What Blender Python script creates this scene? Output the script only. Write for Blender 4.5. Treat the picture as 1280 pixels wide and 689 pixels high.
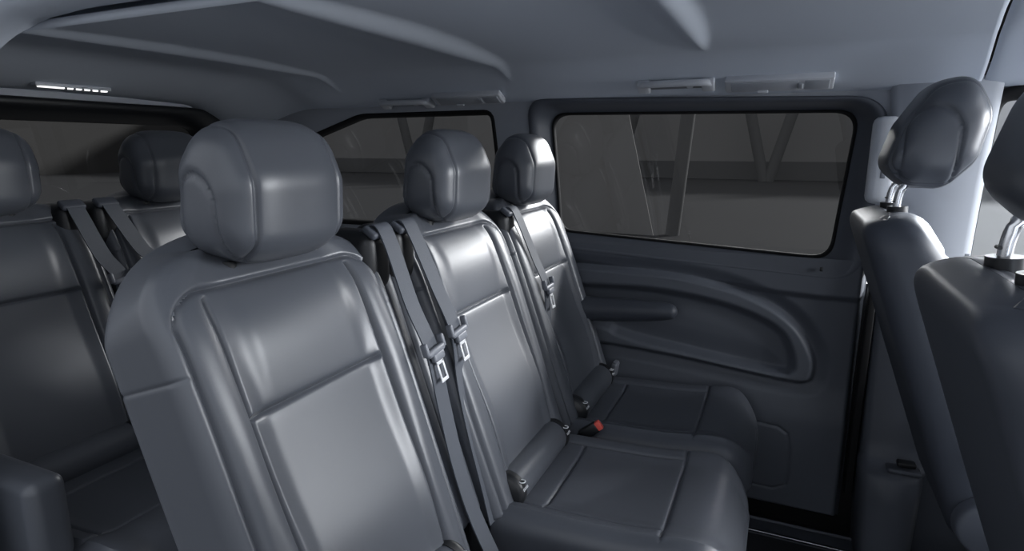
import bpy, bmesh, math, random
import numpy as np
from mathutils import Vector, Matrix
random.seed(4)
for o in list(bpy.data.objects): bpy.data.objects.remove(o, do_unlink=True)
scene = bpy.context.scene
COL = scene.collection

# ------------------------------------------------------------------ camera
FPX = 753.0
PITCH = math.atan(159 / FPX)
YAW = math.atan(344 / FPX * math.cos(PITCH))
CAM = np.array([0.0, -1.32, 1.12])
R_ = np.array([math.cos(YAW), math.sin(YAW), 0])
H_ = np.array([-math.sin(YAW), math.cos(YAW), 0])
F_ = H_ * math.cos(PITCH) + np.array([0, 0, -math.sin(PITCH)])
U_ = np.cross(R_, F_)
cd = bpy.data.cameras.new('camera'); cam = bpy.data.objects.new('camera', cd); COL.objects.link(cam)
cd.sensor_width = 36; cd.lens = FPX / 1280 * 36; cd.clip_start = 0.02; cd.clip_end = 300
m = Matrix.Identity(4)
for i in range(3):
    m[i][0] = R_[i]; m[i][1] = U_[i]; m[i][2] = -F_[i]; m[i][3] = CAM[i]
cam.matrix_world = m
scene.camera = cam

def aty(px, py, Y):
    d = F_ + R_ * (px - 640) / FPX + U_ * (344.5 - py) / FPX
    return CAM + d * (Y - CAM[1]) / d[1]

# ------------------------------------------------------------------ light
scene.view_settings.view_transform = 'Standard'
scene.view_settings.look = 'None'
scene.view_settings.gamma = 1.0
scene.view_settings.use_curve_mapping = False
scene.view_settings.exposure = 0.15
w = bpy.data.worlds.new('world'); scene.world = w; w.use_nodes = True
w.node_tree.nodes['Background'].inputs[0].default_value = (0.87, 0.92, 1.0, 1)
w.node_tree.nodes['Background'].inputs[1].default_value = 0.95
sd = bpy.data.lights.new('sun', 'SUN'); sun = bpy.data.objects.new('sun', sd); COL.objects.link(sun)
sd.energy = 9.5; sd.angle = math.radians(5); sd.color = (0.93, 0.96, 1.0)
sun.rotation_euler = Vector((0.80, 1.0, 0.50)).to_track_quat('Z', 'Y').to_euler()
sun.location = (4, 6, 5)
# soft daylight of the hall in front of the windscreen
ad = bpy.data.lights.new('windscreen_daylight', 'AREA'); al = bpy.data.objects.new('windscreen_daylight', ad); COL.objects.link(al)
# unseen fill lamp added outside to brighten the seats through the side windows
bd = bpy.data.lights.new('added_side_fill', 'AREA'); bl = bpy.data.objects.new('added_side_fill', bd); COL.objects.link(bl)
bd.shape = 'RECTANGLE'; bd.size = 5.0; bd.size_y = 0.8; bd.energy = 1500; bd.color = (0.93, 0.96, 1.0)
bl.location = (1.0, 4.6, 2.3)
bl.rotation_euler = (Vector((1.0, 4.6, 2.3)) - Vector((-.9, -.3, .8))).to_track_quat('Z', 'Y').to_euler()
ad.shape = 'RECTANGLE'; ad.size = 2.2; ad.size_y = 1.0; ad.energy = 190; ad.color = (0.93, 0.96, 1.0)
al.location = (2.7, 0.9, 1.45)
al.rotation_euler = (Vector((2.7, 0.9, 1.45)) - Vector((-.7, 0, .9))).to_track_quat('Z', 'Y').to_euler()

# ------------------------------------------------------------------ materials
def mat(name, col, rough=0.5, spec=0.5, metal=0.0, bump=0.0, bscale=400, var=0.0, vscale=6):
    mt = bpy.data.materials.new(name); mt.use_nodes = True
    nt = mt.node_tree; b = nt.nodes['Principled BSDF']
    b.inputs['Base Color'].default_value = (*col, 1)
    b.inputs['Roughness'].default_value = rough
    b.inputs['Specular IOR Level'].default_value = spec
    b.inputs['Metallic'].default_value = metal
    tc = nt.nodes.new('ShaderNodeTexCoord')
    if bump:
        n = nt.nodes.new('ShaderNodeTexNoise'); n.inputs['Scale'].default_value = bscale
        n.inputs['Detail'].default_value = 3
        nt.links.new(tc.outputs['Object'], n.inputs['Vector'])
        bp = nt.nodes.new('ShaderNodeBump'); bp.inputs['Strength'].default_value = bump
        bp.inputs['Distance'].default_value = 0.001
        nt.links.new(n.outputs[0], bp.inputs['Height']); nt.links.new(bp.outputs[0], b.inputs['Normal'])
    if var:
        n2 = nt.nodes.new('ShaderNodeTexNoise'); n2.inputs['Scale'].default_value = vscale
        nt.links.new(tc.outputs['Object'], n2.inputs['Vector'])
        mx = nt.nodes.new('ShaderNodeMix'); mx.data_type = 'RGBA'
        mx.inputs[6].default_value = (*[c * (1 - var) for c in col], 1)
        mx.inputs[7].default_value = (*[c * (1 + var) for c in col], 1)
        nt.links.new(n2.outputs[0], mx.inputs[0]); nt.links.new(mx.outputs[2], b.inputs['Base Color'])
    return mt

def glass(name, tint, gloss=0.06):
    mt = bpy.data.materials.new(name); mt.use_nodes = True
    nt = mt.node_tree; nt.nodes.clear()
    out = nt.nodes.new('ShaderNodeOutputMaterial'); t = nt.nodes.new('ShaderNodeBsdfTransparent')
    t.inputs[0].default_value = (*tint, 1)
    g = nt.nodes.new('ShaderNodeBsdfGlossy'); g.inputs['Roughness'].default_value = 0.02
    g.inputs[0].default_value = (0.9, 0.9, 0.9, 1)
    mx = nt.nodes.new('ShaderNodeMixShader'); mx.inputs[0].default_value = gloss
    nt.links.new(t.outputs[0], mx.inputs[1]); nt.links.new(g.outputs[0], mx.inputs[2])
    nt.links.new(mx.outputs[0], out.inputs[0])
    return mt

M = dict(
    leather=mat('grey_leather', (0.080, 0.087, 0.102), 0.37, 0.62, bump=0.10, bscale=900, var=0.05),
    leather_dark=mat('dark_leather', (0.050, 0.056, 0.070), 0.48, 0.4, bump=0.10, bscale=900),
    cloth=mat('cushion_leather', (0.084, 0.091, 0.107), 0.42, 0.55, bump=0.15, bscale=1200),
    headliner=mat('headliner_cloth', (0.66, 0.71, 0.79), 0.95, 0.1, bump=0.15, bscale=1500),
    pillar=mat('pillar_trim', (0.40, 0.42, 0.46), 0.7, 0.3, bump=0.1, bscale=1500),
    plastic=mat('door_plastic', (0.080, 0.088, 0.106), 0.50, 0.4, bump=0.2, bscale=1200),
    plastic_mid=mat('door_insert_plastic', (0.092, 0.101, 0.120), 0.5, 0.4, bump=0.2, bscale=1200),
    lightplastic=mat('light_grey_plastic', (0.58, 0.60, 0.64), 0.45, 0.4),
    clip=mat('grey_clip_plastic', (0.17, 0.18, 0.205), 0.42, 0.5),
    black=mat('black_plastic', (0.011, 0.012, 0.014), 0.42, 0.5),
    rubber=mat('black_rubber', (0.006, 0.006, 0.007), 0.7, 0.3),
    web=mat('belt_webbing', (0.075, 0.083, 0.100), 0.6, 0.35, bump=0.3, bscale=1800),
    metal=mat('brushed_steel', (0.75, 0.76, 0.78), 0.25, 0.5, metal=1.0),
    tongue=mat('tongue_steel', (0.80, 0.81, 0.83), 0.35, 0.5, metal=0.35),
    red=mat('red_button', (0.90, 0.13, 0.10), 0.4, 0.5),
    white=mat('white_print', (0.75, 0.76, 0.78), 0.6, 0.3),
    floor=mat('floor_mat', (0.018, 0.019, 0.022), 0.7, 0.3, bump=0.3, bscale=600),
    hallfloor=mat('hall_floor', (0.088, 0.088, 0.089), 0.85, 0.2, var=0.08, vscale=0.2),
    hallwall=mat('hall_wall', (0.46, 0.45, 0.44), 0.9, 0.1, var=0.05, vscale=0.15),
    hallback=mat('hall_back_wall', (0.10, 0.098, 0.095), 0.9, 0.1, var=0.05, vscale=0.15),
    hallpost=mat('hall_post', (0.22, 0.22, 0.22), 0.8, 0.2),
    tint=glass('privacy_glass', (0.165, 0.162, 0.158), 0.035),
    clear=glass('clear_glass', (0.92, 0.94, 0.95), 0.05),
)
lamp_m = bpy.data.materials.new('lit_lamp'); lamp_m.use_nodes = True
lamp_m.node_tree.nodes['Principled BSDF'].inputs['Emission Color'].default_value = (1, 1, 1, 1)
lamp_m.node_tree.nodes['Principled BSDF'].inputs['Emission Strength'].default_value = 1.2
M['lamp'] = lamp_m

# ------------------------------------------------------------------ helpers
def tag(o, label=None, cat=None, group=None, kind=None):
    if label: o['label'] = label
    if cat: o['category'] = cat
    if group: o['group'] = group
    if kind: o['kind'] = kind
    return o

def struct(o): o['kind'] = 'structure'; return o

def link_mesh(name, me, material, parent=None, smooth=True, sharp=None):
    o = bpy.data.objects.new(name, me); COL.objects.link(o)
    if not me.materials: me.materials.append(M[material] if isinstance(material, str) else material)
    if smooth:
        me.polygons.foreach_set('use_smooth', [True] * len(me.polygons))
        if sharp: me.set_sharp_from_angle(angle=math.radians(sharp))
    if parent: o.parent = parent
    return o

def pyd(name, v, f, material, parent=None, smooth=True, sharp=None):
    me = bpy.data.meshes.new(name); me.from_pydata([tuple(p) for p in v], [], [tuple(q) for q in f]); me.update()
    return link_mesh(name, me, material, parent, smooth, sharp)

def from_bm(name, bm, material, parent=None, smooth=True, sharp=35):
    bmesh.ops.recalc_face_normals(bm, faces=bm.faces)
    me = bpy.data.meshes.new(name); bm.to_mesh(me); bm.free()
    return link_mesh(name, me, material, parent, smooth, sharp)

def empty(name, loc=(0, 0, 0), rz=0):
    o = bpy.data.objects.new(name, None); COL.objects.link(o)
    o.empty_display_size = 0.1; o.location = loc; o.rotation_euler.z = rz
    return o

def bm_box(bm, c, s, bev=0.0, rot=None, seg=3):
    r = bmesh.ops.create_cube(bm, size=1.0)
    vs = r['verts']
    for v in vs: v.co = Vector((v.co.x * s[0], v.co.y * s[1], v.co.z * s[2]))
    if bev:
        es = list({e for v in vs for e in v.link_edges})
        g = bmesh.ops.bevel(bm, geom=es, offset=bev, segments=seg, affect='EDGES', profile=0.5)
        vs = list({v for f in g['faces'] for v in f.verts} | {v for v in vs if v.is_valid})
        # all verts of this island
        seen = set(vs); st = list(vs)
        while st:
            v = st.pop()
            for e in v.link_edges:
                o = e.other_vert(v)
                if o not in seen: seen.add(o); st.append(o)
        vs = list(seen)
    mt = Matrix.Translation(Vector(c)) @ (rot if rot else Matrix.Identity(4))
    for v in vs: v.co = mt @ v.co

def box(name, c, s, material, parent=None, bev=0.004, rot=None):
    bm = bmesh.new(); bm_box(bm, c, s, bev, rot); return from_bm(name, bm, material, parent)

def catmull(pts, n=8):
    pts = [np.array(p, float) for p in pts]; out = []
    P = [2 * pts[0] - pts[1]] + pts + [2 * pts[-1] - pts[-2]]
    for i in range(1, len(P) - 2):
        for k in range(n):
            t = k / n; a, b, c, d = P[i - 1], P[i], P[i + 1], P[i + 2]
            out.append(0.5 * ((2 * b) + (-a + c) * t + (2 * a - 5 * b + 4 * c - d) * t * t + (-a + 3 * b - 3 * c + d) * t ** 3))
    out.append(pts[-1]); return out

def tube(name, pts, r, material, parent=None, seg=12, n=6, radii=None, flat=None):
    path = catmull(pts, n) if n > 1 else [np.array(p, float) for p in pts]
    V = []; Fc = []; up = np.array([0.13, 0.21, 0.97]); N = len(path)
    for i, p in enumerate(path):
        t = path[min(i + 1, N - 1)] - path[max(i - 1, 0)]; t /= np.linalg.norm(t)
        a = np.cross(t, up)
        if np.linalg.norm(a) < 0.3: a = np.cross(t, np.array([0, 1.0, 0]))
        a /= np.linalg.norm(a); b = np.cross(t, a)
        rr = r if radii is None else np.interp(i / (N - 1), np.linspace(0, 1, len(radii)), radii)
        for k in range(seg):
            g = 2 * math.pi * k / seg
            V.append(p + a * rr * math.cos(g) * (flat or 1) + b * rr * math.sin(g))
    for i in range(N - 1):
        for k in range(seg):
            k2 = (k + 1) % seg
            Fc.append((i * seg + k, i * seg + k2, (i + 1) * seg + k2, (i + 1) * seg + k))
    Fc.append(tuple(range(seg))[::-1]); Fc.append(tuple((N - 1) * seg + k for k in range(seg)))
    return pyd(name, V, Fc, material, parent, True, 60)

def ribbon(name, pts, wdirs, width, material, parent=None, th=0.0016, n=8):
    path = catmull(pts, n); wd = catmull(wdirs, n); N = len(path); V = []; Fc = []
    for i, p in enumerate(path):
        t = path[min(i + 1, N - 1)] - path[max(i - 1, 0)]; t /= np.linalg.norm(t)
        a = wd[i] - t * np.dot(wd[i], t); a /= np.linalg.norm(a); b = np.cross(t, a)
        for (s, q) in ((-1, -1), (1, -1), (1, 1), (-1, 1)): V.append(p + a * s * width / 2 + b * q * th)
    for i in range(N - 1):
        for k in range(4):
            k2 = (k + 1) % 4; Fc.append((i * 4 + k, i * 4 + k2, i * 4 + 4 + k2, i * 4 + 4 + k))
    Fc.append((3, 2, 1, 0)); Fc.append(tuple((N - 1) * 4 + k for k in range(4)))
    return pyd(name, V, Fc, material, parent, True, 40)

def grid_panels(P, ids, names, material_of, parent, wrap_u=False, main=None):
    """P[nu][nv][3]; ids per quad; the main id becomes the part, the others its sub-parts."""
    nu, nv = P.shape[:2]; V = P.reshape(-1, 3); made = {}
    order = [main] + [k for k in names if k != main] if main is not None else list(names)
    root = parent
    uu = nu if wrap_u else nu - 1
    I, J = np.meshgrid(np.arange(uu), np.arange(nv - 1), indexing='ij')
    I2 = (I + 1) % nu
    Q = np.stack([I * nv + J, I2 * nv + J, I2 * nv + J + 1, I * nv + J + 1], -1)
    for k in order:
        sel = Q[ids[:uu, :nv - 1] == k]
        if len(sel) == 0: continue
        used, inv = np.unique(sel.reshape(-1), return_inverse=True)
        o = pyd(names[k], V[used], inv.reshape(-1, 4), material_of(k), root if (main is None or k == main) else made[main])
        made[k] = o
    return made

def sm(x, a, b):
    t = np.clip((x - a) / (b - a), 0, 1); return t * t * (3 - 2 * t)

def copy_tree(o, parent=None):
    c = o.copy(); COL.objects.link(c); c.parent = parent
    for ch in list(o.children):
        copy_tree(ch, c)
    return c

# ------------------------------------------------------------------ the surroundings of the van (a bright hall)
def hall():
    s = 90
    struct(pyd('floor_hall', [(-s, -s, -0.62), (s, -s, -0.62), (s, s, -0.62), (-s, s, -0.62)], [(0, 1, 2, 3)], 'hallfloor', smooth=False))
    bm = bmesh.new(); bm_box(bm, (-10, 36, 2.6), (140, 0.4, 6.5)); struct(from_bm('wall_hall_side', bm, 'hallwall', sharp=30))
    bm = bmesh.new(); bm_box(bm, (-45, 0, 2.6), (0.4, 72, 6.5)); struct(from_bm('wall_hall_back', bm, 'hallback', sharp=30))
    bm = bmesh.new(); bm_box(bm, (-10, 35.6, -0.1), (140, 0.3, 1.0)); struct(from_bm('baseboard_hall', bm, 'hallpost', sharp=30))
    def post(a, b, r, label):
        o = tube('hall_column', [a, b], r, 'hallpost', n=1, seg=16); tag(o, label, 'column', 'slanted hall columns'); return o
    L = 'slanted grey hall column standing beyond the tinted windows'
    for (x, y) in ((-9, 33), (-1, 34), (6, 33.5), (-21, 31)):
        post((x, y, -0.62), (x - 1.6, y, 5.6), 0.28, L); post((x + .2, y, -0.62), (x + 1.8, y, 5.6), 0.28, L)
    for y in (2, 13):
        post((-43, y, -0.62), (-43, y - 2.4, 5.6), 0.4, L); post((-43, y + .3, -0.62), (-43, y + 2.7, 5.6), 0.4, L)
    # pale panel with a sloping edge, near the rear of the side window
    v = [(-6.6, 11, -.62), (-2.35, 11, -.62), (-3.35, 11, 3.4), (-6.6, 11, 3.4)]
    v = v + [(a, b + .03, c) for a, b, c in v]
    o = pyd('hall_panel', v, [(3, 2, 1, 0), (4, 5, 6, 7), (0, 1, 5, 4), (1, 2, 6, 5), (2, 3, 7, 6), (3, 0, 4, 7)], 'hallwall', smooth=False)
    tag(o, 'pale upright panel with one sloping edge seen through the sliding door window', 'panel')
    o = tube('hall_pillar', [(-2.0, 11.2, -.62), (-1.7, 11.2, 3.4)], 0.14, 'hallpost', n=1, seg=20)
    tag(o, 'thin grey upright pillar seen through the sliding door window', 'column')
hall()

# ------------------------------------------------------------------ van shell
def ywall(z):   # inner surface of the left wall, leaning in towards the roof
    z = np.asarray(z, float)
    return 0.835 - 0.075 * np.clip((z - 0.72) / 0.58, 0, 1.2) ** 1.5

def roofz(x, y):
    ay = np.abs(y)
    z = 1.397 - 0.015 * (ay / 0.6) ** 2 - 0.092 * sm(ay, 0.50, 0.80)
    z = z - 0.085 * sm(-x, 1.85, 2.32)
    return z

def rib(x, y, xc, hw0, yend, depth, skew=0.0):
    """cross rib pressed into the roof lining: a lens that tapers to a point at +-yend"""
    ay = np.clip(np.abs(y) / yend, 0, 1)
    hw = hw0 * (1 - ay ** 2.2) + 0.004
    t = (x - xc - skew * ay) / hw
    prof = np.where(np.abs(t) < 1, (np.cos(np.clip(t, -1, 1) * math.pi) * .5 + .5) ** 0.9, 0)
    return -depth * prof * (1 - ay ** 3)

def headliner():
    xs = np.linspace(-2.33, 0.335, 270); ys = np.linspace(-0.735, 0.80, 150)
    X, Y = np.meshgrid(xs, ys, indexing='ij')
    Xs = X + 0.13 * sm(Y, -.1, .85) * sm(X, 0.0, .335)      # front joint runs forward towards the left side
    Z = roofz(X, Y) + rib(X, Y, -0.88, 0.095, 0.64, 0.020) + rib(X, Y, -1.62, 0.08, 0.66, 0.016) + rib(X, Y, -0.235, 0.05, 0.53, 0.016)
    P = np.stack([Xs, Y, Z], -1)
    ids = np.zeros((270, 150), int)
    o = grid_panels(P, ids, {0: 'ceiling'}, lambda k: 'headliner', None)[0]
    struct(o); md = o.modifiers.new('s', 'SOLIDIFY'); md.thickness = 0.012; md.offset = 1
    # front roof lining beyond the joint
    xs = np.linspace(0.0, 1.0, 40)
    T, Y = np.meshgrid(xs, ys, indexing='ij')
    x0 = 0.341 + 0.13 * sm(Y, -.1, .85)
    X = x0 + T * (1.05 - x0)
    Z = roofz(X * 0, Y) - 0.004 * (1 - sm(T, 0, 0.03)) * -1 - 0.02 * T ** 2
    P = np.stack([X, Y, Z], -1)
    o = grid_panels(P, np.zeros((40, 150), int), {0: 'ceiling_front'}, lambda k: 'headliner', None)[0]
    struct(o); md = o.modifiers.new('s', 'SOLIDIFY'); md.thickness = 0.012; md.offset = 1
    # dark backing that shows in the joint and closes the roof above
    for s in (1,):
        bm = bmesh.new(); bm_box(bm, (-0.65, s * .855, 1.375), (3.5, .08, 0.16)); struct(from_bm('roof_rail_skin', bm, 'rubber', sharp=30))
    bm = bmesh.new(); bm_box(bm, (-0.65, 0.06, 1.445), (3.5, 1.64, 0.02)); struct(from_bm('roof_skin', bm, 'rubber', sharp=30))
headliner()

def poly_sd(X, Z, poly):
    """signed distance to a polygon (negative inside)"""
    poly = np.array(poly, float); n = len(poly); d = np.full(X.shape, 1e9); ins = np.zeros(X.shape, bool)
    for i in range(n):
        a, b = poly[i], poly[(i + 1) % n]; e = b - a
        t = np.clip(((X - a[0]) * e[0] + (Z - a[1]) * e[1]) / (e @ e + 1e-12), 0, 1)
        d = np.minimum(d, np.hypot(X - a[0] - t * e[0], Z - a[1] - t * e[1]))
        c = ((a[1] > Z) != (b[1] > Z)) & (X < (b[0] - a[0]) * (Z - a[1]) / (b[1] - a[1] + 1e-12) + a[0])
        ins ^= c
    return np.where(ins, -d, d)

def round_poly(corners, rad, n=8):
    """corners (x,z) with a radius each -> smooth outline"""
    out = []; N = len(corners)
    for i in range(N):
        p = np.array(corners[i], float); a = np.array(corners[i - 1], float); b = np.array(corners[(i + 1) % N], float)
        r = rad[i]; u = (a - p) / np.linalg.norm(a - p); v = (b - p) / np.linalg.norm(b - p)
        ang = math.acos(np.clip(u @ v, -1, 1)); L = min(r / math.tan(ang / 2), 0.48 * np.linalg.norm(a - p), 0.48 * np.linalg.norm(b - p))
        s, e = p + u * L, p + v * L
        for k in range(n + 1):
            t = k / n; out.append((1 - t) ** 2 * s + 2 * t * (1 - t) * p + t * t * e)
    return np.array(out)

def resample(poly, N):
    P = np.vstack([poly, poly[:1]]); d = np.r_[0, np.cumsum(np.linalg.norm(np.diff(P, axis=0), axis=1))]
    t = np.linspace(0, d[-1], N, endpoint=False)
    return np.stack([np.interp(t, d, P[:, 0]), np.interp(t, d, P[:, 1])], -1)

def xz(px, py, Y=0.82):
    p = aty(px, py, Y); return (p[0], p[2])

# sliding door window outline, in the wall
WIN = round_poly([(-0.795, 1.245), (0.190, 1.232), (0.160, 0.765), (-0.775, 0.808)], [0.06, 0.06, 0.06, 0.05])
RING = round_poly([(-0.870, 1.296), (0.268, 1.268), (0.250, 0.700), (-0.850, 0.745)], [0.07, 0.11, 0.09, 0.05])
QWIN = round_poly([(-1.90, 1.165), (-1.62, 1.248), (-1.02, 1.250), (-1.00, 0.80), (-1.90, 0.80)], [0.05, 0.25, 0.03, 0.05, 0.08])
NR = 200

def ring_loft(name, outer, inner, prof, material, parent, cast=lambda z: ywall(z)):
    """prof: list of (t between outer and inner, inward offset from the wall)"""
    O = resample(outer, NR)
    # match inner points to outer by angle-preserving resample
    I = resample(inner, NR)
    k = np.argmin(np.hypot(*(I - O[0]).T)); I = np.roll(I, -k, axis=0)
    rows = []
    for (t, off) in prof:
        q = O * (1 - t) + I * t
        rows.append(np.stack([q[:, 0], cast(q[:, 1]) - off, q[:, 1]], -1))
    P = np.stack(rows, 1)
    return grid_panels(P, np.zeros((NR, len(prof)), int), {0: name}, lambda k: material, parent, wrap_u=True)[0]

def ring_off(name, outline, prof, material, parent, cast=lambda z: ywall(z)):
    O = resample(outline, NR); t = np.roll(O, -1, 0) - np.roll(O, 1, 0)
    nrm = np.stack([t[:, 1], -t[:, 0]], -1); nrm /= np.linalg.norm(nrm, axis=1)[:, None]
    if ((O + nrm * .01 - O.mean(0)) ** 2).sum() < ((O - O.mean(0)) ** 2).sum(): nrm = -nrm
    P = np.stack([np.stack([(O + nrm * e)[:, 0], cast((O + nrm * e)[:, 1]) - off, (O + nrm * e)[:, 1]], -1) for e, off in prof], 1)
    return grid_panels(P, np.zeros((NR, len(prof)), int), {0: name}, lambda k: material, parent, wrap_u=True)[0]

def fill_pane(name, outline, off, material, parent, cast=lambda z: ywall(z)):
    O = resample(outline, 96); c = O.mean(0); V = []; Fc = []
    rings = 6
    for r in range(1, rings + 1):
        q = c + (O - c) * r / rings
        V += [(a, float(cast(b)) - off, b) for a, b in q]
    V.append((c[0], float(cast(c[1])) - off, c[1])); ci = len(V) - 1
    for k in range(96): Fc.append((k, (k + 1) % 96, ci))
    for r in range(rings - 1):
        for k in range(96):
            k2 = (k + 1) % 96; Fc.append((r * 96 + k, (r + 1) * 96 + k, (r + 1) * 96 + k2, r * 96 + k2))
    o = pyd(name, V, Fc, material, parent)
    return o

def left_wall():
    # side wall sheet with openings, one grid; window trims cover the cut edges
    xs = np.arange(-2.34, 0.300, 0.006); zs = np.arange(0.1, 1.345, 0.006)
    X, Z = np.meshgrid(xs, zs, indexing='ij')
    Y = ywall(Z) + 0.0
    d1 = poly_sd(X, Z, WIN); d2 = poly_sd(X, Z, QWIN)
    ids = np.zeros(X.shape, int)
    ids[(poly_sd(X, Z, RING) < -0.012) | (d2 < 0.002)] = 1
    ids[(X > -0.868) & (Z < 0.74)] = 1
    P = np.stack([X, Y, Z], -1)
    o = grid_panels(P, ids, {0: 'wall_left'}, lambda k: 'pillar', None)[0]; struct(o)
    md = o.modifiers.new('s', 'SOLIDIFY'); md.thickness = 0.03; md.offset = -1
    # outer skin below the windows keeps light out
    bm = bmesh.new(); bm_box(bm, (-0.35, 0.905, 0.06), (4.0, 0.03, 1.26)); struct(from_bm('wall_left_skin', bm, 'rubber', sharp=30))

    # sliding door window
    w1 = empty('window_1', (0, 0, 0)); struct(w1)
    ring_loft('window_frame', RING, WIN, [(-.06, -.03), (-.03, -.002), (0, .010), (.06, .019), (.16, .022), (.30, .020), (.40, .016), (.52, .006), (.66, -.012), (.82, -.026), (.93, -.034), (1.0, -.036)], 'plastic', w1)
    ring_loft('window_seal', WIN, WIN, [(0, -.030), (0, -.036)], 'rubber', w1)
    c = WIN.mean(0)
    inn = c + (WIN - c) * np.array([0.986, 0.972])
    ring_loft('window_seal', WIN, inn, [(-.5, -.036), (0, -.033), (.5, -.031), (1, -.034), (1.1, -.05)], 'rubber', w1)
    fill_pane('pane', c + (WIN - c) * 1.01, -0.046, 'tint', w1)
    # rear quarter window
    w2 = empty('window_2', (0, 0, 0)); struct(w2)
    c = QWIN.mean(0)
    ring_off('window_seal', QWIN, [(.013, -.004), (.011, .003), (.006, .004), (0, .003), (-.006, -.005), (-.007, -.034)], 'rubber', w2)
    fill_pane('pane', c + (QWIN - c) * 1.0, -0.028, 'tint', w2)
left_wall()

def door_panel():
    d = empty('door_1', (0, 0, 0)); struct(d)
    outer = [xz(*q) for q in [(640, 322), (750, 332), (812, 338), (866, 346), (920, 360), (962, 379), (992, 401), (1010, 424), (1020, 450), (1018, 472), (1008, 481), (985, 480), (930, 468), (860, 452), (800, 440), (745, 430), (640, 410)]]
    inner = [xz(*q) for q in [(640, 346), (750, 354), (812, 358), (870, 368), (915, 380), (950, 394), (978, 412), (991, 434), (995, 455), (990, 467), (975, 469), (930, 460), (860, 443), (800, 428), (770, 418), (745, 408), (640, 395)]]
    pocket = [xz(*q) for q in [(640, 470), (780, 490), (935, 524), (972, 532), (984, 541), (987, 556), (985, 590), (981, 604), (966, 608), (920, 598), (640, 540)]]
    outer = [tuple(p) for p in catmull([np.array(p) for p in outer], 5)]; inner = [tuple(p) for p in catmull([np.array(p) for p in inner], 5)]
    nx, nz = 330, 250
    xs = np.linspace(-0.885, 0.268, nx); zs = np.linspace(-0.13, 0.775, nz)
    X, Z = np.meshgrid(xs, zs, indexing='ij')
    so = poly_sd(X, Z, outer); si = poly_sd(X, Z, inner); sp = poly_sd(X, Z, pocket)
    h = np.zeros(X.shape)
    # rolled shoulder below the window, stepping back at a groove that follows the top of the moulding
    ledge = np.interp(X, [-.9, -.6, -.2, .0, .13, .28], [.715, .703, .675, .66, .655, .655])
    h += 0.016 * sm(Z, ledge - 0.022, ledge + 0.004)
    # hollow around the oval moulding
    h -= 0.014 * (1 - sm(so, 0.0, 0.05)) * (so > 0)
    h -= 0.014 * (so <= 0)
    # raised band
    h += 0.034 * (1 - sm(so, -0.022, 0.004))
    h -= 0.030 * (1 - sm(si, -0.030, 0.006))
    h += 0.006 * (1 - sm(si, -0.10, -0.03))
    # lower body bulges
    h += 0.020 * sm(-Z, -0.36, -0.20)
    h -= 0.004 * np.exp(-(sp / 0.004) ** 2) - 0.002 * (sp < 0)
    # turned edges
    edge = np.minimum(0.268 - X, Z + 0.13)
    h -= 0.05 * (1 - sm(edge, 0.0, 0.03)) ** 2
    Y = 0.83 - h
    P = np.stack([X, Y, Z], -1)
    ids = np.zeros(X.shape, int); ids[so < 0.0] = 1; ids[si < -0.004] = 2; ids[sp < 0] = 3
    grid_panels(P, ids, {0: 'door_trim', 1: 'moulded_band', 2: 'inset_panel', 3: 'pocket_cover'}, lambda k: 'plastic_mid' if k in (1,) else 'plastic', d)
    # outline seam of the trim corner with a small screw cap
    box('screw_cap', (0.132, 0.806, 0.742), (0.008, 0.006, 0.014), 'black', d, 0.002)
door_panel()

# ------------------------------------------------------------------ door step and floor
def floors():
    bm = bmesh.new(); bm_box(bm, (-0.75, -0.055, -0.15), (3.25, 1.35, 0.06), 0.006); struct(from_bm('floor', bm, 'floor'))
    bm = bmesh.new(); bm_box(bm, (-0.75, 0.1, -0.235), (3.25, 1.6, 0.05), 0.004); struct(from_bm('floor_underlay', bm, 'rubber'))
    t = empty('trim_1', (0, 0, 0)); struct(t)
    box('step_plate', (-0.35, 0.745, -0.198), (1.36, 0.17, 0.012), 'plastic', t, 0.003)
    box('step_strip', (-0.35, 0.676, -0.186), (1.36, 0.012, 0.008), 'metal', t, 0.003)
    box('step_strip', (-0.35, 0.739, -0.186), (1.36, 0.012, 0.008), 'metal', t, 0.003)
    box('tread_strip', (-0.35, 0.708, -0.188), (1.36, 0.035, 0.008), 'clip', t, 0.002)
    for i in range(40):
        box('tread_rib', (-0.98 + i * 0.032, 0.708, -0.1835), (0.018, 0.010, 0.004), 'lightplastic' if i % 3 == 0 else 'metal', t, 0.0015) if -0.25 < -0.98 + i * .032 < .32 else None
    box('step_strip', (-0.35, 0.822, -0.188), (1.36, 0.009, 0.008), 'clip', t, 0.002)
floors()

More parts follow.
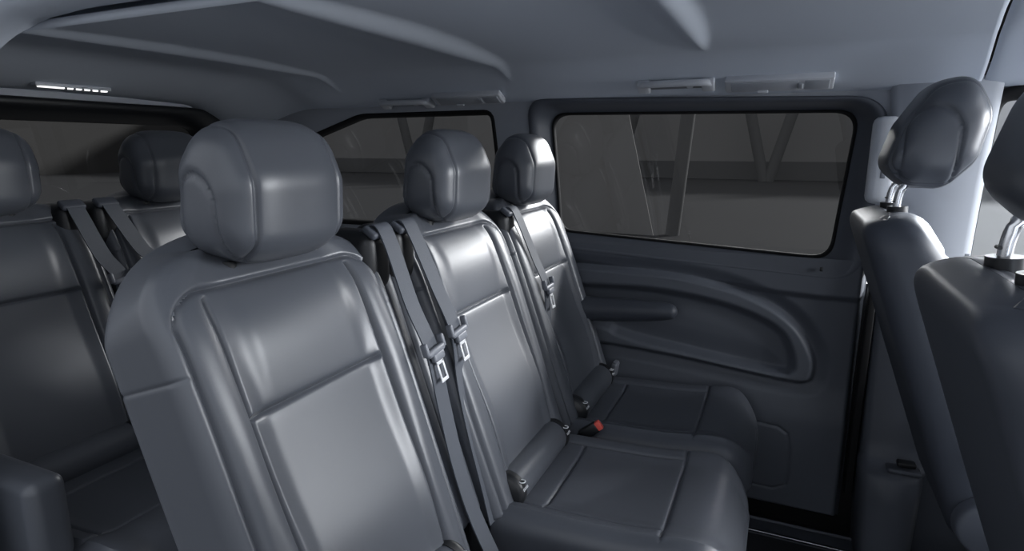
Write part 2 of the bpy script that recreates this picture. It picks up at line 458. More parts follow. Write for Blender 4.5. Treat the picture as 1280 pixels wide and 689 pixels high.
# ------------------------------------------------------------------ rear end
def rear():
    XB = -2.33
    cast = lambda z: np.full(np.shape(z), 0.0)
    outer = round_poly([(-.70, 1.285), (.70, 1.285), (.74, .45), (-.74, .45)], [.16, .16, .05, .05])
    inner = round_poly([(-.56, 1.212), (.56, 1.212), (.63, .74), (-.63, .74)], [.08, .08, .06, .06])
    w3 = empty('window_3', (XB, 0, 0)); struct(w3)
    def ring(name, O_, I_, prof, m_):
        O = resample(O_, NR); I = resample(I_, NR); k = np.argmin(np.hypot(*(I - O[0]).T)); I = np.roll(I, -k, axis=0)
        rows = []
        for (t, off) in prof:
            q = O * (1 - t) + I * t; rows.append(np.stack([np.full(NR, off), q[:, 0], q[:, 1]], -1))
        return grid_panels(np.stack(rows, 1), np.zeros((NR, len(prof)), int), {0: name}, lambda k: m_, w3, wrap_u=True)[0]
    ring('window_frame', outer, inner, [(-.1, -.03), (-.05, .01), (0, .028), (.12, .035), (.35, .03), (.6, .012), (.85, -.02), (1, -.04)], 'black')
    c = inner.mean(0); O = resample(inner, 80)
    V = [(-.035, *(c + (p - c) * 1.02)) for p in O] + [(-.035, *c)]
    pyd('pane', V, [(k, (k + 1) % 80, 80) for k in range(80)], 'tint', w3)
    # wall around it
    ys = np.linspace(-.86, .86, 130); zs = np.linspace(-.2, 1.36, 110)
    Yg, Zg = np.meshgrid(ys, zs, indexing='ij'); d = poly_sd(Yg, Zg, outer)
    ids = np.where(d < 0.0, 1, 0); ids2 = poly_sd(Yg, Zg, inner) < .02
    ids = np.where(ids2 | (d < -.02), 1, 0)
    P = np.stack([np.full(Yg.shape, XB), Yg, Zg], -1)
    o = grid_panels(P, ids, {0: 'wall_back'}, lambda k: 'pillar', None)[0]; struct(o)
    o.modifiers.new('s', 'SOLIDIFY').thickness = 0.02
    # high-level strip lamp set in the roof lining
    l = empty('strip_lamp', (-2.22, 0.06, 1.30)); tag(l, 'thin bright strip lamp in the roof lining over the rear window', 'lamp')
    p0 = np.array([-2.205, -0.11]); 
    zl = float(roofz(np.array(-2.2), np.array(0.05)))
    l.location = (-2.2, 0.0, zl)
    box('bezel', (0, 0, -0.004), (0.030, 0.24, 0.012), 'lightplastic', l, 0.003)
    box('diffuser', (0.004, 0, -0.010), (0.018, 0.215, 0.008), 'lamp', l, 0.002)
    for k in range(5):
        box('louvre', (0.011, -0.03 + k * 0.027, -0.012), (0.008, 0.007, 0.008), 'clip', l, 0.001)
rear()

# ------------------------------------------------------------------ near side wall with its open sliding door, front doors, dash
def near_side():
    xs = np.arange(-2.34, 1.3, 0.02); zs = np.arange(-0.2, 1.37, 0.02)
    op = round_poly([(-1.29, 1.305), (0.42, 1.305), (0.42, -0.3), (-1.29, -0.3)], [.40, .10, .05, .05])
    X, Z = np.meshgrid(xs, zs, indexing='ij')
    d = poly_sd(X, Z, op)
    fw = round_poly([(0.62, 1.26), (1.05, 1.22), (1.2, .78), (0.62, .78)], [.06, .06, .05, .05])
    ids = np.where((d < 0.03) | (poly_sd(X, Z, fw) < 0), 1, 0)
    P = np.stack([X, -ywall(Z), Z], -1)
    o = grid_panels(P, ids, {0: 'wall_right'}, lambda k: 'pillar', None)[0]; struct(o)
    o.modifiers.new('s', 'SOLIDIFY').thickness = 0.02
    # rounded trim lip round the door opening
    O = resample(op, 240); V = []; rows = []
    c = op.mean(0)
    nrm = np.roll(O, -1, 0) - np.roll(O, 1, 0); nrm = np.stack([nrm[:, 1], -nrm[:, 0]], -1); nrm /= np.linalg.norm(nrm, axis=1)[:, None]
    if ((O + nrm * .01 - c) ** 2).sum() < ((O - c) ** 2).sum(): nrm = -nrm
    for (e, off) in [(.10, .022), (.05, .026), (.02, .022), (.004, .010), (0.0, -.01), (.004, -.035), (.012, -.055), (.03, -.068), (.10, -.074), (.22, -.070)]:
        q = O + nrm * e
        rows.append(np.stack([q[:, 0], -(ywall(q[:, 1]) - off), q[:, 1]], -1))
    P = np.stack(rows, 1)
    o = grid_panels(P, np.zeros((240, 10), int), {0: 'trim_2'}, lambda k: 'headliner', None, wrap_u=True)[0]; struct(o)
near_side()

def front_left():
    # front door on the far side with its clear window, belt line low
    fwin = round_poly([(0.515, 1.262), (0.98, 1.225), (1.20, .80), (0.515, .76)], [.05, .06, .05, .04])
    xs = np.arange(0.46, 1.36, 0.015); zs = np.arange(-0.2, 1.35, 0.015)
    X, Z = np.meshgrid(xs, zs, indexing='ij'); d = poly_sd(X, Z, fwin)
    P = np.stack([X, ywall(Z) + .01, Z], -1)
    d2 = empty('door_2', (0.8, .85, -.2)); struct(d2)
    o = grid_panels(P - np.array([0.8, .85, -.2]), np.where(d < 0.0, 1, 0), {0: 'door_trim'}, lambda k: 'plastic', d2)[0]
    o.modifiers.new('s', 'SOLIDIFY').thickness = 0.03
    w4 = empty('window_4', (0, 0, 0)); struct(w4)
    c = fwin.mean(0)
    ring_off('window_seal', fwin, [(.03, -.012), (.026, .004), (.012, .008), (-.006, .004), (-.010, -.03)], 'rubber', w4)
    fill_pane('pane', c + (fwin - c) * 1.01, -0.025, 'clear', w4)
    # dashboard bulk and windscreen frame far ahead
    bm = bmesh.new(); bm_box(bm, (1.33, 0, 0.28), (0.28, 1.66, 0.98), 0.04); struct(from_bm('wall_front', bm, 'plastic'))
    # B pillar: dark lower trim with ledge, light upper trim
    t = empty('trim_3', (0.38, 0.82, -0.2)); struct(t)
    rows = []
    for (z, x0, x1, dep) in [(1.31, .25, .52, .030), (1.2, .268, .52, .034), (1.0, .276, .52, .036), (.86, .280, .52, .040), (.80, .282, .52, .044)]:
        prof = [(x0, -.02), (x0 + .004, dep * .6), (x0 + .02, dep), ((x0 + x1) / 2, dep * 1.15), (x1 - .03, dep), (x1 - .006, dep * .6), (x1, -.02)]
        rows.append([(x - .38, float(ywall(z)) - q - .82, z + .2) for x, q in prof])
    grid_panels(np.array(rows), np.zeros((9, 9), int), {0: 'pillar_cover'}, lambda k: 'pillar', t)
    rows = []
    for (z, x0, x1, dep) in [(.82, .285, .52, .040), (.66, .288, .50, .045), (.45, .292, .50, .055), (.22, .296, .50, .075), (.165, .297, .50, .085), (.150, .298, .50, .10), (.140, .292, .47, .150), (.125, .292, .47, .165), (.05, .296, .468, .170), (-.20, .312, .46, .175)]:
        prof = [(x0, -.02), (x0 + .004, dep * .5), (x0 + .008, dep * .85), (x0 + .025, dep), ((x0 + x1) / 2, dep * 1.02), (x1 - .03, dep), (x1 - .010, dep * .85), (x1, -.02)]
        rows.append([(x - .38, float(ywall(z)) - q - .82, z + .2) for x, q in prof])
    grid_panels(np.array(rows), np.zeros((12, 9), int), {0: 'pillar_base'}, lambda k: 'plastic', t)
    box('joint_strip', (-0.10, -0.012, 0.62), (0.022, 0.05, 0.85), 'rubber', t, 0.004)
    box('belt_slot', (0.035, -0.105, 0.372), (0.05, 0.03, 0.016), 'black', t, 0.005)
    box('belt_ledge', (0.03, -0.105, 0.350), (0.09, 0.05, 0.014), 'plastic', t, 0.006)
front_left()

# ------------------------------------------------------------------ padded bodies (seat backs and cushions)
def clusters(lo, hi, n, seams):
    base = list(np.linspace(lo, hi, n))
    for s in seams:
        base = [b for b in base if abs(b - s) > 0.011]
        base += [s + q for q in (-.010, -.007, -.0045, -.0025, -.001, 0.0, .001, .0025, .0045, .007, .010)]
    return np.array(sorted(base))

def padded(cfg):
    """closed padded body: a across, b along, n out of the sitting face. returns P (a,b,n), ids"""
    W, H, D = cfg['W'], cfg['H'], cfg['D']; rc, rf, rb, rt = cfg['rc'], cfg['rf'], cfg['rb'], cfg['rt']
    sa = cfg['sa']; eo = cfg['eo']           # insert seam, distance of the edge seam from the outline
    rows_b = clusters(0, H - rt, 110, cfg['sb'] + ([cfg['sideseam']] if 'sideseam' in cfg else []) + ([cfg['st']] if cfg['st'] < H - rt else []))
    rows_b = [b for b in rows_b if 0 <= b <= H - rt]
    ang = np.linspace(0, math.pi / 2, 12)[1:]
    Bs = [(b, 0.0) for b in rows_b] + [(H - rt + rt * math.sin(t), rt * (1 - math.cos(t))) for t in ang]
    # front strip stations as fraction of half width
    xs_half = clusters(0, W - rf, 48, [sa, W - eo])
    xs_half = np.array([x for x in xs_half if 0 <= x <= W - rf])
    xs = np.r_[-xs_half[:0:-1], xs_half]
    loops = []; wm = cfg.get('wmul', lambda b: 1.0)
    for (b, ins) in Bs:
        over = b - (H - rc)
        cut = rc - math.sqrt(max(rc * rc - over * over, 0)) if over > 0 else 0.0
        hw = (W - cut) * wm(b)
        pts = []
        sc = (hw - rf) / (W - rf)
        nf = -ins; nb = -D + min(ins, D * .4) * cfg.get('backins', .6)
        for x in xs: pts.append((x * sc, nf, 1))
        for t in np.linspace(0, math.pi / 2, 9)[1:]:
            pts.append((hw - rf + rf * math.sin(t), nf - rf + rf * math.cos(t), 2))
        y0, y1 = nf - rf, nb + rb
        for t in np.linspace(0, 1, 8)[1:]: pts.append((hw, y0 + (y1 - y0) * t, 3))
        for t in np.linspace(0, math.pi / 2, 7)[1:]: pts.append((hw - rb + rb * math.cos(t), nb + rb - rb * math.sin(t), 4))
        for t in np.linspace(0, 1, 16)[1:]: pts.append((hw - rb - 2 * (hw - rb) * t, nb, 5))
        for t in np.linspace(0, math.pi / 2, 7)[1:]: pts.append((-hw + rb - rb * math.sin(t), nb + rb - rb * math.cos(t), 4))
        for t in np.linspace(0, 1, 8)[1:]: pts.append((-hw, y1 + (y0 - y1) * t, 3))
        for t in np.linspace(0, math.pi / 2, 9)[1:-1]: pts.append((-hw + rf - rf * math.cos(t), nf - rf + rf * math.sin(t), 2))
        loops.append([(p[0], b, p[1], p[2]) for p in pts])
    A = np.array(loops)                       # [nb][na][4]
    a, b, n, zone = A[..., 0], A[..., 1], A[..., 2], A[..., 3]
    na = A.shape[1]; nfront = len(xs)
    st = cfg['st']
    frac = np.tile(np.r_[np.abs(xs), np.full(na - nfront, 9.0)], (A.shape[0], 1))   # design coordinate across the front
    fb = np.clip((b) / H, 0, 1)
    # only the front half is shaped
    depth = np.clip((n + D) / D, 0, 1)
    add = cfg['shape'](a, b, frac) * depth ** 1.5
    g = cfg.get('gd', 0.007); sg = 0.0038
    def groove(d): return g * np.exp(-(d / sg) ** 2) + 0.55 * g * np.exp(-np.abs(d) / 0.010)
    gr = np.zeros(a.shape)
    inb = (frac < 5)
    low = cfg.get('lowend', 0.0)
    m1 = inb & (b < (st - .012 if cfg.get('edge', True) else cfg['sb'][-1]) + .0005) & (b > low)
    gr = np.maximum(gr, np.where(m1, groove(frac - sa), 0))
    qr = cfg.get('qr', 0.055)
    qa = frac - (W - eo - qr); qb = b - (st - qr)
    sdf = np.hypot(np.maximum(qa, 0), np.maximum(qb, 0)) + np.minimum(np.maximum(qa, qb), 0) - qr
    if cfg.get('edge', True): gr = np.maximum(gr, np.where(inb, groove(sdf), 0))
    for s in cfg['sb']:
        gr = np.maximum(gr, np.where(inb & (frac < (sa if cfg.get('edge', True) or s < cfg['sb'][-1] else W) + .0005), groove(b - s), 0))
    n2 = n + add - gr
    b2 = b + cfg.get('topslope', 0) * (-n) * sm(b, H - .14, H) * (1 - cfg.get('crown', 0) * (a / W) ** 2)
    if 'sideseam' in cfg:
        a = a * (1 - 0.010 * np.exp(-((b - cfg['sideseam']) / .003) ** 2) * (zone > 1.5) * (zone < 4.5))
    P = np.stack([a, b2, n2], -1)
    # close the end: shrink rings to a ridge
    last = P[-1]; c = np.array([0, last[:, 1].mean(), last[:, 2].mean()])
    rings = [last * np.array([1, 1, 1])]
    extra = []
    amax = np.abs(last[:, 0]).max(); half = (last[:, 2].max() - last[:, 2].min()) / 2
    for t in (.94, .86, .74, .6, .45, .3, .15, .02):
        q = last.copy(); q[:, 0] = last[:, 0] * (amax - (1 - t) * half) / amax
        q[:, 2] = c[2] + (last[:, 2] - c[2]) * t; q[:, 1] = last[:, 1] * t ** .5 + np.interp(last[:, 0], [-amax, 0, amax], [last[:, 1].min(), c[1], last[:, 1].min()]) * (1 - t ** .5) + .004 * (1 - t * t)
        extra.append(q)
    first = P[0]; cf = first.mean(0); fl = cf + (first - cf) * np.array([.2, 1, .05])
    P = np.concatenate([fl[None], P, np.array(extra)], 0)
    ids = np.zeros((P.shape[0], na), int)
    nbp = A.shape[0]
    fr2 = frac; 
    for i in range(nbp - 1):
        bm_ = (b[i, 0] + b[i + 1, 0]) / 2
        if bm_ > st: continue
        for j in range(nfront - 1):
            xm = abs(xs[j] + xs[j + 1]) / 2
            if xm < sa and (not cfg.get('edge', True) or sdf[i, j] < 0):
                k = 1
                for s in cfg['sb']:
                    if bm_ > s: k += 1
            elif not cfg.get('edge', True) and bm_ > cfg['sb'][-1]: k = 3
            elif xm < W - eo and (not cfg.get('edge', True) or sdf[i, j] < 0): k = 7 if xs[j] < 0 else 8
            else: k = 0
            ids[i + 1, j] = k
    return P, ids

def place_padded(P, origin, u_b, u_n):
    """a -> +y, b -> u_b, n -> u_n (vectors in the x z plane)"""
    o = np.array(origin); ub = np.array([u_b[0], 0, u_b[1]]); un = np.array([u_n[0], 0, u_n[1]]); ua = np.array([0, 1.0, 0])
    return o + P[..., 0:1] * ua + P[..., 1:2] * ub + P[..., 2:3] * un

REC = math.radians(19)

def back_shape(a, b, fr):
    s = 0.024 * np.where(fr < 5, sm(fr, .12, .19) * (1 - .35 * sm(fr, .2, .24)), .6)      # bolsters stand proud
    s = s * (0.55 + 0.45 * (1 - sm(b, .45, .70)))
    s = s + 0.016 * np.exp(-((b - .20) / .13) ** 2) * (fr < 5) * (1 - sm(fr, .13, .2))    # lumbar swell
    s = s + 0.012 * np.exp(-((b - .58) / .09) ** 2) * (1 - sm(fr, .10, .165)) * (fr < 5)
    s = s - 0.03 * sm(b, .56, .74) ** 2
    return s

def cushion_shape(a, b, fr):
    s = 0.014 * np.where(fr < 5, sm(fr, .13, .20), .5)
    s = s + 0.012 * np.exp(-((b - .44) / .09) ** 2)
    s = s - 0.006 * np.exp(-((b - .20) / .12) ** 2) * (1 - sm(fr, .1, .17))
    s = s - 0.05 * sm(b, .43, .56) ** 2
    return s

BACK = dict(W=.250, H=.735, D=.140, rc=.10, rf=.026, rb=.03, rt=.030, sa=.163, eo=.0275, st=.680, sb=[.475],
            shape=back_shape, topslope=.44, crown=1.6, sideseam=.565, gd=.0065, wmul=lambda b: 0.97 + 0.03 * math.sin(min(b / .5, 1) * math.pi / 2))
CUSH = dict(W=.243, H=.545, D=.16, rc=.095, rf=.042, rb=.03, rt=.055, sa=.168, eo=.030, st=.475, sb=[.105, .385],
            shape=cushion_shape, topslope=0.0, gd=.005, edge=False)

def end_ellipse_body(prof, w, nexp=3.4, nt=96, nq=72):
    """pillow: closed side profile (x,z) carried across y, rounded off at the ends"""
    prof = resample(np.array(prof), nt); c = np.array([prof[:, 0].mean(), prof[:, 1].mean()])
    qs = np.sin(np.linspace(-math.pi / 2, math.pi / 2, nq)); qs = np.sign(qs) * np.abs(qs) ** 0.9
    k = (np.clip(1 - np.abs(qs) ** nexp, 0, 1)) ** (1 / nexp); k[0] = k[-1] = 0.004
    P = np.zeros((nt, nq, 3))
    for j in range(nq):
        q = c + (prof - c) * k[j]; P[:, j, 0] = q[:, 0]; P[:, j, 1] = w * qs[j]; P[:, j, 2] = q[:, 1]
    return P, k, qs, c

def headrest_mesh(prof, w, parent, seam_y, cheek, name='headrest', mats=('leather', 'leather', 'leather'), nexp=3.4):
    P, k, qs, c = end_ellipse_body(prof, w, nexp, 110, 110)
    x, y, z = P[..., 0], P[..., 1], P[..., 2]
    # arch seam of the side cheek, in side view
    cx, cz, rx, rz = cheek
    e = np.hypot((x - cx) / rx, (z - cz) / rz)
    dist = (e - 1) * min(rx, rz)
    below = z < cz
    dist = np.where(below, np.abs(np.abs(x - cx) - rx) * np.sign(np.abs(x - cx) - rx), dist)
    side = np.abs(y) > w * 0.60
    d1 = np.abs(np.abs(y) - seam_y)
    g = 0.0045 * np.exp(-(d1 / .0032) ** 2) + .002 * np.exp(-d1 / .012)
    g2 = np.where(side, 0.0045 * np.exp(-(dist / .0046) ** 2) + .003 * (dist < 0), 0)
    gg = np.maximum(g, g2)
    nx_ = np.gradient(P, axis=0); nq_ = np.gradient(P, axis=1)
    nr = np.cross(nx_, nq_); L = np.linalg.norm(nr, axis=2); L[L == 0] = 1; nr = nr / L[..., None]
    cen = np.array([c[0], 0, c[1]])
    s = np.sign(((P - cen) * nr).sum(2)); nr = nr * s[..., None]
    P = P - nr * gg[..., None]
    ids = np.zeros(x.shape, int)
    ids[y < -seam_y] = 1
    ids[y > seam_y] = 4
    ids[side & (dist < 0)] = 2
    # faces use their first corner, the cheek on the other side mirrors
    ids = np.where((ids == 2) & (y > 0), 3, ids)
    names = {0: name, 1: 'side_band', 4: 'side_band', 2: 'cheek_panel', 3: 'cheek_panel'}
    made = grid_panels(P, ids, names, lambda q: mats[min(q, 2)], parent, wrap_u=True, main=0)
    return made[0]

HR_PROF = round_poly([(-.874, .985), (-.857, 1.115), (-.810, 1.172), (-.742, 1.160), (-.706, 1.075), (-.712, .965), (-.755, .936), (-.845, .942)],
                     [.05, .06, .06, .06, .08, .05, .05, .05])
HR_PROF = np.array(HR_PROF)

def make_rear_seat():
    root = empty('passenger_seat', (0, 0, 0))
    # back
    P, ids = padded(BACK)
    Pw = place_padded(P, (-.545, 0, .275), (-math.sin(REC), math.cos(REC)), (math.cos(REC), math.sin(REC)))
    ids_t = ids.T; Pt = np.transpose(Pw, (1, 0, 2))
    grid_panels(Pt, ids_t, {0: 'backrest', 1: 'lumbar_panel', 2: 'shoulder_panel', 7: 'side_bolster', 8: 'side_bolster'}, lambda k: 'leather', root, wrap_u=True, main=0)
    # cushion
    P, ids = padded(CUSH)
    ti = math.radians(2)
    Pw = place_padded(P, (-.560, 0, .282), (math.cos(ti), math.sin(ti)), (-math.sin(ti), math.cos(ti)))
    Pt = np.transpose(Pw, (1, 0, 2))
    grid_panels(Pt, ids.T, {0: 'seat_cushion', 1: 'rear_strip', 2: 'insert_panel', 3: 'front_panel', 7: 'side_bolster', 8: 'side_bolster'}, lambda k: 'cloth', root, wrap_u=True, main=0)
    # roll between back and cushion, with dark anchor sockets at both ends
    r = tube('lumbar_roll', [(-.553, -.155, .305), (-.553, 0, .305), (-.553, .155, .305)], 0.047, 'leather', root, seg=24, n=4)
    for s in (-1, 1):
        g = tube('anchor_cap', [(-.553, s * .148, .305), (-.553, s * .166, .305), (-.553, s * .178, .305)], .0465, 'black', root, seg=24, n=3, radii=[.049, .0495, .040])
        ring = []
        rr = tube('anchor_ring', [(-.513 + .008 * math.cos(t), s * .158 + .008 * math.sin(t), .338) for t in np.linspace(0, 2 * math.pi, 13)], .0014, 'white', g, seg=6, n=1)
        cur = bpy.data.curves.new('iso', 'FONT'); cur.body = 'ISOFIX'; cur.size = .009; cur.extrude = .0004; cur.align_x = 'CENTER'
        to = bpy.data.objects.new('iso', cur); COL.objects.link(to)
        dg = bpy.context.evaluated_depsgraph_get(); me = bpy.data.meshes.new_from_object(to.evaluated_get(dg)); bpy.data.objects.remove(to)
        mt = Matrix.Translation((-.502, s * .158, .320)) @ Matrix.Rotation(math.radians(90), 4, 'Z') @ Matrix.Rotation(math.radians(62), 4, 'X')
        me.transform(mt); me.materials.clear()
        link_mesh('lettering', me, 'white', g, smooth=False)
    # headrest on its two posts
    hr = headrest_mesh(HR_PROF, .136, root, .092, (-.800, 1.035, .042, .050))
    for s in (-1, 1):
        tube('post', [(-.818, s * .076, .88), (-.812, s * .076, .99)], .0065, 'metal', hr, n=1)
        tube('post_collar', [(-.818, s * .076, .915), (-.817, s * .076, .9435)], .018, 'black', hr, n=1, seg=16, flat=1.3)
    # base under the cushion
    bm = bmesh.new(); bm_box(bm, (-.33, 0, .105), (.40, .40, .10), .02); from_bm('seat_frame', bm, 'black', root)
    for (x, y) in ((-.50, -.17), (-.16, -.17), (-.50, .17), (-.16, .17)):
        bm = bmesh.new(); bm_box(bm, (x, y, -.033), (.06, .035, .195), .008); from_bm('leg', bm, 'black', root)
    bm = bmesh.new(); bm_box(bm, (-.61, 0, .20), (.07, .40, .16), .02); from_bm('hinge_cover', bm, 'black', root)
    return root

proto = make_rear_seat()
SEATS = [(0, -.560, 'grey leather middle row seat at the end farthest from the sliding door window'),
         (0, .046, 'grey leather van seat between its two neighbours in the middle row'),
         (0, .549, 'grey leather van seat of the middle row beside the sliding door window'),
         (-1.085, -.470, 'grey leather back row seat with a padded armrest'),
         (-1.085, .062, 'grey leather back row seat in front of the rear window, centre place without armrest'),
         (-1.085, .566, 'grey leather back row seat in the corner by the rear quarter window')]
seats = []
for i, (x, y, lab) in enumerate(SEATS):
    o = proto if i == 0 else copy_tree(proto)
    o.location = (x, y, 0.010 if i > 2 else 0)
    tag(o, lab, 'car seat', 'middle row seats' if i < 3 else 'back row seats'); seats.append(o)

# armrests
def armrest(parent, pts, r, flat, name='armrest'):
    return tube(name, pts, r[0], 'leather_dark', parent, seg=20, n=6, radii=r, flat=flat)
a = tube('armrest', [(-.66, .195, .545), (-.56, .20, .548), (-.45, .20, .556), (-.36, .20, .563), (-.315, .20, .566), (-.300, .20, .567)], .03, 'leather_dark', seats[2], seg=20, n=5,
         radii=[.046, .044, .040, .034, .026, .010])
# padded armrest of the near back row seat
bm = bmesh.new(); bm_box(bm, (-.415, -.262, .40), (.54, .075, .19), .026, seg=5); from_bm('armrest', bm, 'leather', seats[3])

# ------------------------------------------------------------------ belt guides and belts
def belt_guide(seat, y, x=-.80, z=.945, column=None):
    """black shoulder cover with the belt slot, part of its seat"""
    sy = seat.location.y
    bm = bmesh.new(); bm_box(bm, (x - .01, y - sy, z - .055), (.13, .085, .13), .03, seg=5)
    g = from_bm('belt_guide', bm, 'black', seat)
    bm = bmesh.new(); bm_box(bm, (x + .045, y - sy, z + .008), (.035, .064, .016), .006, rot=Matrix.Rotation(math.radians(35), 4, 'Y')); from_bm('guide_slot', bm, 'plastic', g)
    if column is not None:
        bm = bmesh.new(); bm_box(bm, (-.700, column - sy, .575), (.075, .050, .60), .018, rot=Matrix.Rotation(-REC, 4, 'Y')); from_bm('belt_column', bm, 'leather', seat)
    return g

def tongue(root, p, down, across):
    """grey holder across the belt with a steel tongue plate under it"""
    d = Vector(down).normalized(); a = Vector(across); a = (a - d * a.dot(d)).normalized(); n = a.cross(d)
    if n.x < 0: n = -n
    mt = Matrix(((a.x, n.x, -d.x, p[0]), (a.y, n.y, -d.y, p[1]), (a.z, n.z, -d.z, p[2]), (0, 0, 0, 1)))
    bm = bmesh.new()
    bm_box(bm, (0, .004, 0), (.066, .016, .016), .006)
    bm_box(bm, (-.033, .004, .012), (.010, .016, .030), .004); bm_box(bm, (.033, .004, .012), (.010, .016, .030), .004)
    bm_box(bm, (.003, .005, -.013), (.042, .013, .020), .005)
    bm.transform(mt); h = from_bm('tongue_holder', bm, 'clip', root)
    bm = bmesh.new()
    bm_box(bm, (-.008, .005, -.042), (.006, .003, .045), .001); bm_box(bm, (.014, .005, -.042), (.006, .003, .045), .001)
    bm_box(bm, (.003, .005, -.066), (.028, .003, .008), .001); bm_box(bm, (.003, .005, -.025), (.028, .003, .012), .001)
    bm.transform(mt); from_bm('tongue_plate', bm, 'tongue', h)

def seat_belt(loc, pts, k, label, group, width=.047, wd=None):
    root = empty('seat_belt', loc)
    P = [np.array(p) - np.array(loc) for p in pts]
    W_ = [np.array(w_) for w_ in wd] if wd else [np.array([0, 1.0, 0])] * len(P)
    ribbon('webbing', P, W_, width, 'web', root)
    tongue(root, P[k] + np.array([.004, 0, 0]), P[k + 1] - P[k - 1], W_[k])
    tag(root, label, 'seat belt', group)
    return root

belt_guide(seats[0], -.310, column=-.282); belt_guide(seats[1], -.215, column=-.231); belt_guide(seats[2], .345, z=.925)
G2 = 'middle row seat belts'; G3 = 'back row seat belts'
seat_belt((-.70, -.29, .2), [(-.790, -.308, .950), (-.752, -.306, .968), (-.728, -.303, .930), (-.690, -.290, .80), (-.652, -.278, .700), (-.630, -.272, .58), (-.600, -.270, .45), (-.560, -.268, .33), (-.500, -.262, .20), (-.46, -.26, .12)], 4,
          'grey seat belt beside the middle row seat farthest from the sliding door window', G2)
seat_belt((-.70, -.20, .2), [(-.790, -.218, .950), (-.752, -.214, .968), (-.728, -.209, .930), (-.690, -.190, .82), (-.655, -.170, .712), (-.640, -.172, .60), (-.610, -.180, .48), (-.575, -.185, .36), (-.55, -.19, .27)], 4,
          'grey seat belt hanging from the left shoulder of the central middle row seat', G2)
seat_belt((-.70, .36, .2), [(-.790, .352, .930), (-.752, .358, .945), (-.728, .368, .905), (-.692, .400, .79), (-.660, .425, .690), (-.645, .405, .58), (-.615, .365, .46), (-.580, .340, .35), (-.55, .335, .27)], 4,
          'grey seat belt hanging across the seat by the sliding door window', G2)
dx = -1.085
belt_guide(seats[3], -.265 + 0, x=-.80); belt_guide(seats[4], -.170)
seat_belt((-1.8, -.26, .2), [(-.790 + dx, -.268, .950), (-.752 + dx, -.266, .968), (-.728 + dx, -.262, .930), (-.690 + dx, -.240, .82), (-.655 + dx, -.215, .745), (-.640 + dx, -.222, .62), (-.60 + dx, -.23, .45), (-.55 + dx, -.23, .28)], 4,
          'grey back row seat belt beside the seat with the armrest', G3)
seat_belt((-1.8, -.16, .2), [(-.790 + dx, -.172, .950), (-.752 + dx, -.168, .968), (-.728 + dx, -.160, .930), (-.690 + dx, -.120, .82), (-.658 + dx, -.085, .765), (-.642 + dx, -.10, .62), (-.60 + dx, -.14, .45), (-.55 + dx, -.18, .28)], 4,
          'grey back row seat belt on the shoulder of the central rear seat', G3)

# buckles
def buckle(loc, rot, label, button, strap=True):
    root = empty('seat_belt_buckle', loc); root.rotation_euler = rot
    box('buckle_body', (0, 0, .0), (.034, .020, .060), 'black' if button == 'red' else 'clip', root, .005)
    if button == 'red':
        box('release_button', (.0, 0, .034), (.028, .017, .020), 'red', root, .003)
    else:
        box('release_button', (.0, 0, .032), (.024, .016, .008), 'clip', root, .003)
    if strap: box('stalk', (0, 0, -.05), (.022, .005, .06), 'black', root, .002)
    tag(root, label, 'buckle'); return root
buckle((-.470, .297, .292), (0, math.radians(52), math.radians(10)), 'black seat belt buckle with a red release button between two cushions', 'red')
buckle((-.525, .803, .305), (math.radians(15), math.radians(-10), math.radians(75)), 'grey seat belt buckle standing beside the door, behind the cushion', 'grey')

# ------------------------------------------------------------------ front seats
def front_back_shape(a, b, fr):
    s = 0.03 * np.where(fr < 5, sm(fr, .12, .2), .6)
    return s - .03 * sm(b, .5, .72) ** 2

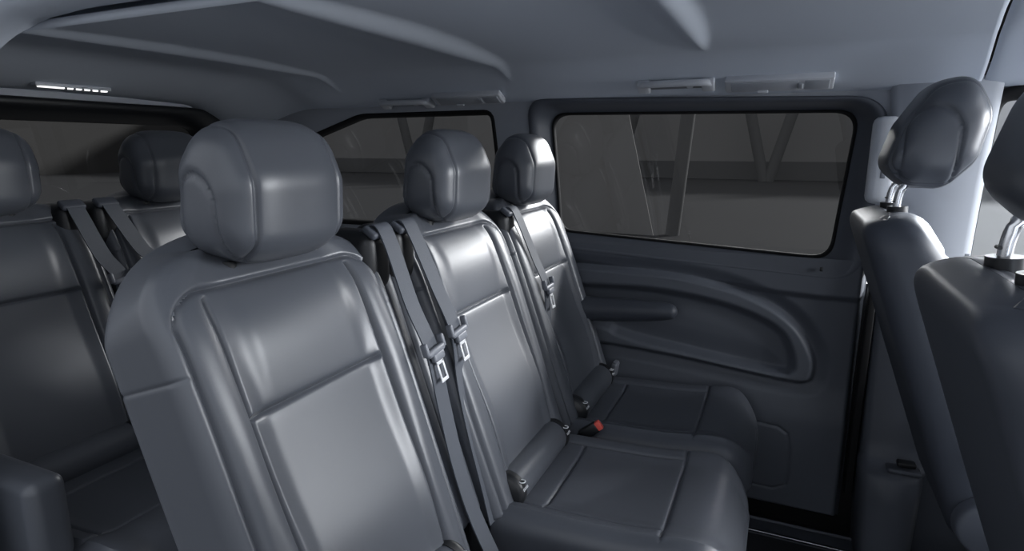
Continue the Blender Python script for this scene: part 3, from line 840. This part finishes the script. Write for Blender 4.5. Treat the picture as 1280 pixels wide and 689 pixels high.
FBACK = dict(W=.228, H=.735, D=.135, rc=.075, rf=.05, rb=.045, rt=.040, sa=.15, eo=.04, st=.655, sb=[.42],
             shape=front_back_shape, topslope=.10, gd=.006, wmul=lambda b: 0.96 + .04 * math.sin(min(b / .45, 1) * math.pi / 2) - .10 * max(0, b - .45))
FHR = round_poly([(.205, 1.075), (.232, 1.175), (.290, 1.270), (.370, 1.286), (.415, 1.20), (.395, 1.09), (.340, 1.026), (.258, 1.028)],
                 [.05, .08, .07, .08, .08, .07, .05, .05])
def make_front_seat():
    root = empty('front_seat', (0, 0, 0))
    rec = math.radians(20)
    P, ids = padded(FBACK)
    Pw = place_padded(P, (.547, 0, .295), (-math.sin(rec), math.cos(rec)), (math.cos(rec), math.sin(rec)))
    # gently bowed back
    grid_panels(np.transpose(Pw, (1, 0, 2)), ids.T, {0: 'backrest', 1: 'lumbar_panel', 2: 'shoulder_panel', 7: 'side_bolster', 8: 'side_bolster'}, lambda k: 'leather_dark', root, wrap_u=True, main=0)
    P, ids = padded(CUSH)
    Pw = place_padded(P, (.56, 0, .27), (1, .05), (-.05, 1))
    grid_panels(np.transpose(Pw, (1, 0, 2)), ids.T, {0: 'seat_cushion', 1: 'rear_strip', 2: 'insert_panel', 3: 'front_panel', 7: 'side_bolster', 8: 'side_bolster'}, lambda k: 'leather_dark', root, wrap_u=True, main=0)
    hr = headrest_mesh(FHR, .125, root, .085, (.292, 1.145, .055, .070), mats=('leather', 'leather', 'leather'))
    for s in (-1, 1):
        tube('post', [(.254, s * .06, .90), (.250, s * .06, .985), (.258, s * .06, 1.03), (.285, s * .06, 1.062)], .0085, 'metal', hr, n=5)
        for k in range(3):
            tube('post_notch', [(.2425, s * .06 - .0065, .958 + k * .019), (.2425, s * .06 + .0065, .958 + k * .019)], .0028, 'black', hr, n=1, seg=8)
        tube('post_collar', [(.254, s * .06, .950), (.252, s * .06, .985)], .022, 'black', hr, n=1, seg=20)
    bm = bmesh.new(); bm_box(bm, (.80, 0, .05), (.46, .42, .22), .03); from_bm('seat_base', bm, 'plastic', root)
    bm = bmesh.new(); bm_box(bm, (.80, 0, -.09), (.44, .40, .10), .01); from_bm('seat_plinth', bm, 'black', root)
    for s in (-1, 1):
        tube('recliner_cover', [(.475, s * .225, .30), (.475, s * .258, .30), (.475, s * .266, .30)], .06, 'plastic', root, n=3, seg=28, radii=[.066, .064, .055])
        tube('recline_knob', [(.455, s * .225, .475), (.455, s * .250, .475), (.455, s * .262, .475)], .02, 'plastic', root, n=3, seg=20, radii=[.026, .024, .016])
    return root
fs = make_front_seat(); fs.location = (0, .43, 0)
tag(fs, 'dark grey front seat beside the sliding door pillar, whole headrest raised on steel posts', 'car seat', 'front seats')
fs2 = copy_tree(fs); fs2.location = (0.015, -.43, 0.0)
tag(fs2, 'dark grey front seat farthest from the sliding door window, notched headrest post showing', 'car seat', 'front seats')

# ------------------------------------------------------------------ grab handles, lamps in the roof edge
def roof_edge_point(px, py):
    """where the sight line meets the roof lining near the left edge"""
    best = None
    for Y in np.linspace(.5, .80, 400):
        p = aty(px, py, Y); dz = float(roofz(np.array(p[0]), np.array(Y))) - p[2]
        if best is None or abs(dz) < best[0]: best = (abs(dz), p)
    return best[1]

def roof_frame(px, py):
    p = roof_edge_point(px, py); y = p[1]
    s = (float(roofz(np.array(p[0]), np.array(y + .01))) - float(roofz(np.array(p[0]), np.array(y - .01)))) / .02
    t = math.atan(s)            # slope of the lining across the van
    return p, t

def grab_handle(px0, px1, py, label):
    a, t = roof_frame(px0, py); b, _ = roof_frame(px1, py); c = (a + b) / 2; L = abs(b[0] - a[0])
    root = empty('grab_handle', (c[0], c[1], c[2])); root.rotation_euler.x = t
    tube('grip', [(-L / 2 + .012, 0.012, .004), (-L / 2 + .012, -.012, -.012), (-L / 2 + .040, -.026, -.018), (0, -.029, -.019), (L / 2 - .040, -.026, -.018), (L / 2 - .012, -.012, -.012), (L / 2 - .012, .012, .004)], .0105, 'lightplastic', root, seg=14, n=6)
    for s in (-1, 1):
        box('mount', (s * (L / 2 - .020), -.002, -.010), (.040, .050, .022), 'lightplastic', root, .006)
    box('hinge_pin', (L / 2 - .075, .0, -.010), (.020, .014, .014), 'lightplastic', root, .004)
    box('recess_plate', (0, .004, -.001), (L - .03, .040, .010), 'clip', root, .002)
    tag(root, label, 'grab handle', 'grab handles')
def roof_lamp(px0, px1, py, label):
    a, t = roof_frame(px0, py); b, _ = roof_frame(px1, py); c = (a + b) / 2; L = abs(b[0] - a[0])
    root = empty('roof_lamp_panel', (c[0], c[1], c[2])); root.rotation_euler.x = t
    box('bezel', (0, 0, -.008), (L, .062, .022), 'lightplastic', root, .005)
    box('lens', (-L * .13, 0, -.0185), (L * .62, .044, .006), 'pillar', root, .002)
    box('lens', (L * .35, 0, -.0185), (L * .22, .044, .006), 'pillar', root, .002)
    box('switch', (L * .205, 0, -.020), (.014, .026, .010), 'pillar', root, .003)
    box('coat_clip', (-L * .14, .022, -.021), (.030, .010, .012), 'lightplastic', root, .003)
    tag(root, label, 'lamp', 'roof lamp panels')
grab_handle(797, 895, 104, 'light grey grab handle above the sliding door window')
grab_handle(476, 543, 127, 'light grey grab handle above the rear quarter window')
roof_lamp(907, 1043, 100, 'light grey reading lamp panel above the sliding door window')
roof_lamp(543, 630, 120, 'light grey reading lamp panel above the rear quarter window')

# belt height adjuster on the B pillar
r = empty('belt_anchor', (.258, .745, 1.085)); tag(r, 'light grey rounded belt anchor cover on the pillar behind the front headrest', 'belt anchor')
box('anchor_cover', (0, 0, 0), (.075, .050, .25), 'lightplastic', r, .022)
box('slider_slot', (0, -.024, .0), (.014, .006, .10), 'clip', r, .002)
